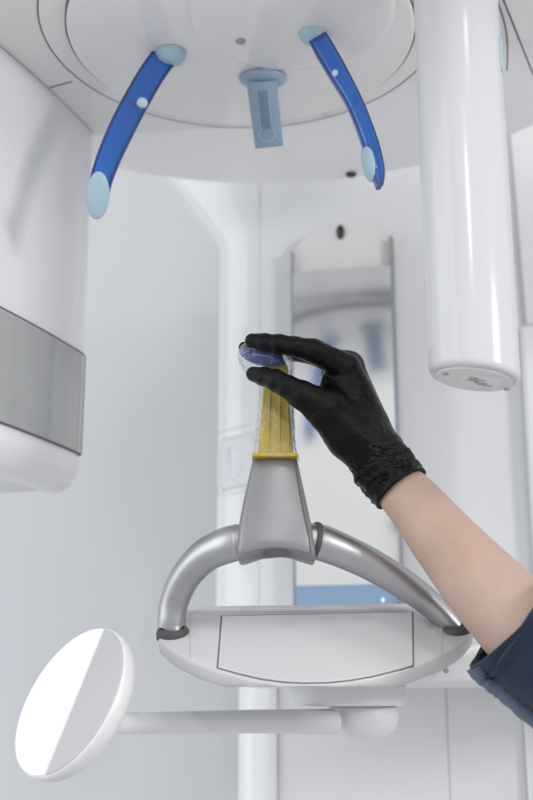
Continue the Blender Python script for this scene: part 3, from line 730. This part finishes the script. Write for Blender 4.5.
def hand(P):
    palm = rcone(P, wr[0], idx[0][0], wr[1]*.86, idx[0][1])
    for kx in (mid, rng_, pky): palm = smin(palm, rcone(P, wr[0], kx[0][0], wr[1]*.8, kx[0][1]), .006)
    palm = smin(palm, rcone(P, A(357, 424, 1.110, 1)[0], A(350, 394, 1.110, 1)[0], .027, .021), .010)
    # web between thumb and index
    palm = smin(palm, rcone(P, A(338, 392, 1.096, 1)[0], A(330, 402, 1.092, 1)[0], .0085, .012), .010)
    palm = smin(palm, rcone(P, A(333, 372, 1.110, 1)[0], A(328, 394, 1.100, 1)[0], .0095, .011), .006)
    t = chain(P, thb, .004); t = smin(t, rcone(P, wr[0], thb[0][0], wr[1]*.85, thb[0][1]), .012)
    d = smin(palm, t, .009)
    f = smin(chain(P, idx, .003), chain(P, mid, .003), .0012)
    f = smin(f, smin(chain(P, rng_, .003), chain(P, pky, .003), .001), .001)
    d = smin(d, f, .004)
    cuff = rcone(P, wr[0], wr2[0]+axd*.02, wr[1]*.96, wr2[1])
    d = smin(d, cuff, .010)
    cut = (P-wr2[0])@axd
    hol = rcone(P, wr2[0]-axd*.03, wr2[0]+axd*.04, .0272, .0298)
    d = np.maximum(d, cut); d = np.maximum(d, -hol)
    return d
pts_all = np.array([p[0] for p in idx+mid+rng_+pky+thb+[wr, wr2]])
lo = pts_all.min(0)-.042; hi = pts_all.max(0)+.042
gm = surface_nets(hand, lo.astype(float), hi.astype(float), .0009)
wrv = Vector(wr[0].tolist()); axv = Vector(axd.tolist()); ked = Vector(A(335, 372, 1.1, 1)[0].tolist())
webv = Vector(A(330, 398, 1.09, 1)[0].tolist())
w2v = Vector(wr2[0].tolist())
JN = [(Vector(A(313, 351, 1.09, 1)[0].tolist()), .017), (Vector(A(279, 344, 1.092, 1)[0].tolist()), .013), (Vector(A(276, 380, 1.082, 1)[0].tolist()), .015), (Vector(A(327, 410, 1.086, 1)[0].tolist()), .026), (Vector(A(346, 368, 1.098, 1)[0].tolist()), .022)]
def gdisp(co_):
    s = (co_-wrv).dot(axv)           # >0 towards the cuff end
    k = min(1, max(0, (s+.022)/.022))
    q = co_ - w2v
    tan = q - axv*q.dot(axv)
    # crumples: folds running obliquely round the wrist
    ang = math.atan2(tan.z, tan.x)
    st = Vector((tan.x*38, tan.y*38, tan.z*38)) + axv*(s*130+ang*1.2)
    n1 = 1-abs(noise.noise(st))*2.6
    n2 = 1-abs(noise.noise(Vector((co_.x*120, co_.y*90, co_.z*120))+Vector((4, 8, 1))))*2.4
    low = max(0, min(1, (-(tan.z)+.012)/.02))
    fade = min(1, max(.15, (w2v-co_).dot(axv)/.008)); n3 = 1-abs(noise.noise(co_*260))*2.4
    d = k*fade*(.0014*n1 + .0011*n2*(.4+.9*low) + .0006*n3)
    # fine tension lines elsewhere
    d += (1-k)*(.00035*noise.noise(co_*110) + .00022*(1-abs(noise.noise(Vector((co_.x*60+co_.z*160, co_.y*40, co_.z*60-co_.x*160)))*2)))
    dw = (co_-webv).length
    if dw < .03: d += (1-dw/.03)*.0009*(1-abs(noise.noise(Vector((co_.x*260, co_.y*60, co_.z*60))))*2)
    for jv, jr in JN:
        dj = (co_-jv).length
        if dj < jr: d -= (1-dj/jr)**2*.0004*abs(noise.noise(Vector((co_.x*420, co_.y*80, co_.z*90))))*3
    # end roll
    e = (w2v-co_).dot(axv)
    if e < .004: d += .0009*(1-e/.004)
    return d
relax(gm, 2, .5, gdisp)
gl = link('glove', gm, M['glove'], per, ang=0, label='black nitrile glove, crumpled at the cuff')

# forearm
ak = [(372, 452, 1.118, 20), (388, 474, 1.114, 25), (402, 490, 1.108, 26.8), (418, 508, 1.10, 29.5), (445, 541, 1.085, 34), (477, 578, 1.065, 39.5), (511, 614, 1.045, 44), (550, 655, 1.03, 47), (600, 700, 1.01, 48), (650, 750, .99, 48)]
P = []; R = []
for q in crom(ak, 8): p = W(q[0], q[1], q[2]); P.append(p); R.append(q[3]*mpp(p))
am = tube(P, R, [r*.93 for r in R], seg=64)
link('forearm', am, M['skin'], per, ang=0)

# sleeve
sk_ = [(515, 622, 1.035, 61), (518, 625, 1.035, 64.5), (523, 629, 1.035, 65.5), (540, 640, 1.03, 67), (570, 663, 1.02, 69), (620, 700, 1.0, 72)]
P = []; R = []
for q in crom(sk_, 7): p = W(q[0], q[1], q[2]); P.append(p); R.append(q[3]*mpp(p))
sm_ = tube(P, R, [r*.9 for r in R], seg=96, cap=False)
bm = bmesh.new(); bm.from_mesh(sm_)
for v in bm.verts:
    n_ = noise.noise(v.co*22)*.004 + (1-abs(noise.noise(v.co*38+Vector((3, 1, 2))))*2)*.0014
    c_ = min(P, key=lambda p: (p-v.co).length); d = (v.co-c_).normalized(); v.co += d*n_
bm.to_mesh(sm_); bm.free()
sl = link('sleeve', sm_, M['fabric'], per, ang=0, label='navy blue short sleeve with folded hem')
s = sl.modifiers.new('solid', 'SOLIDIFY'); s.thickness = .0035; s.offset = -1
# folded seam strip on the lower edge of the sleeve
Rr = []
rings = []
n = len(P)
for i in range(4, n):
    t = (P[min(i+1, n-1)]-P[max(i-1, 0)]).normalized(); s = (Vector((0, 1, 0))-t*t.y).normalized(); q = t.cross(s)
    if q.z > 0: q = -q
    row = []
    for a in np.linspace(math.radians(-22), math.radians(14), 9):
        lift = .0030 - (.0022 if a in () else 0)
        row.append(P[i] + q*((R[i]+lift+.0006*math.sin(i*1.7))*math.cos(a)) + s*((R[i]*.9+lift)*math.sin(a)))
    rings.append(row)
hm = link('hem_fold', loft(rings, cap=False, closed=False), M['hem'], sl, ang=0)
s = hm.modifiers.new('solid', 'SOLIDIFY'); s.thickness = .0040; s.offset = 0

# ================================================================== light
def area(name, loc, target, size, power, col=(1, 1, 1), sy=None):
    l = bpy.data.lights.new(name, 'AREA'); l.energy = power; l.color = col; l.size = size
    if sy: l.shape = 'RECTANGLE'; l.size_y = sy
    o = bpy.data.objects.new(name, l); C.objects.link(o); o.location = loc
    o.rotation_euler = (Vector(target)-Vector(loc)).to_track_quat('-Z', 'Y').to_euler(); return o
area('window_light', (-3.0, .1, 2.1), (0, 1.4, 1.5), 3.2, 42, (.93, .96, 1.0), 2.8)
area('ceiling_light', (.5, -.5, 3.4), (.1, 1.4, 1.4), .3, 12, (1, .98, .95), 1.2)
pt = W(463, 262, .95); vd = (pt-Vector((0, 0, CZ))).normalized(); nn_ = Vector((-.13, -1, 0)).normalized(); rf = vd-2*vd.dot(nn_)*nn_
lp = pt+rf*3.0
area('strip_light', lp, pt, .07, 9, (1, 1, 1), .24)
area('key_lamp', (1.75, -.35, 1.93), (-.2, 1.3, 1.75), .42, 17, (1, .985, .96), .42)
area('backdrop_light', (-1.3, 1.9, .9), (-.6, 2.7, 1.3), .8, 2.5, (.94, .96, 1.0), .8)
w = bpy.data.worlds.new('World'); sc.world = w; w.use_nodes = True
bg = w.node_tree.nodes['Background']; bg.inputs[0].default_value = (.90, .905, .92, 1); bg.inputs[1].default_value = .80
nt = w.node_tree; tc = nt.nodes.new('ShaderNodeTexCoord'); sx = nt.nodes.new('ShaderNodeSeparateXYZ'); mr = nt.nodes.new('ShaderNodeMapRange')
nt.links.new(tc.outputs['Generated'], sx.inputs[0]); nt.links.new(sx.outputs['Z'], mr.inputs['Value'])
mr.inputs['From Min'].default_value = -.6; mr.inputs['From Max'].default_value = .6; mr.inputs['To Min'].default_value = .60; mr.inputs['To Max'].default_value = .84
nt.links.new(mr.outputs[0], bg.inputs[1])

# ================================================================== camera
cam = bpy.data.cameras.new('camera'); co_c = bpy.data.objects.new('camera', cam); C.objects.link(co_c)
cam.sensor_fit = 'VERTICAL'; cam.sensor_height = 36; cam.sensor_width = 24; cam.lens = 36*F/800
co_c.location = (0, 0, CZ); co_c.rotation_euler = (math.radians(90)+PITCH, 0, 0); cam.clip_end = 100; cam.clip_start = .05
cam.dof.use_dof = True; cam.dof.focus_distance = 1.15; cam.dof.aperture_fstop = 4.5
sc.camera = co_c
sc.view_settings.view_transform = 'Standard'; sc.view_settings.look = 'None'; sc.view_settings.exposure = .24
sc.render.resolution_x = 682; sc.render.resolution_y = 1024
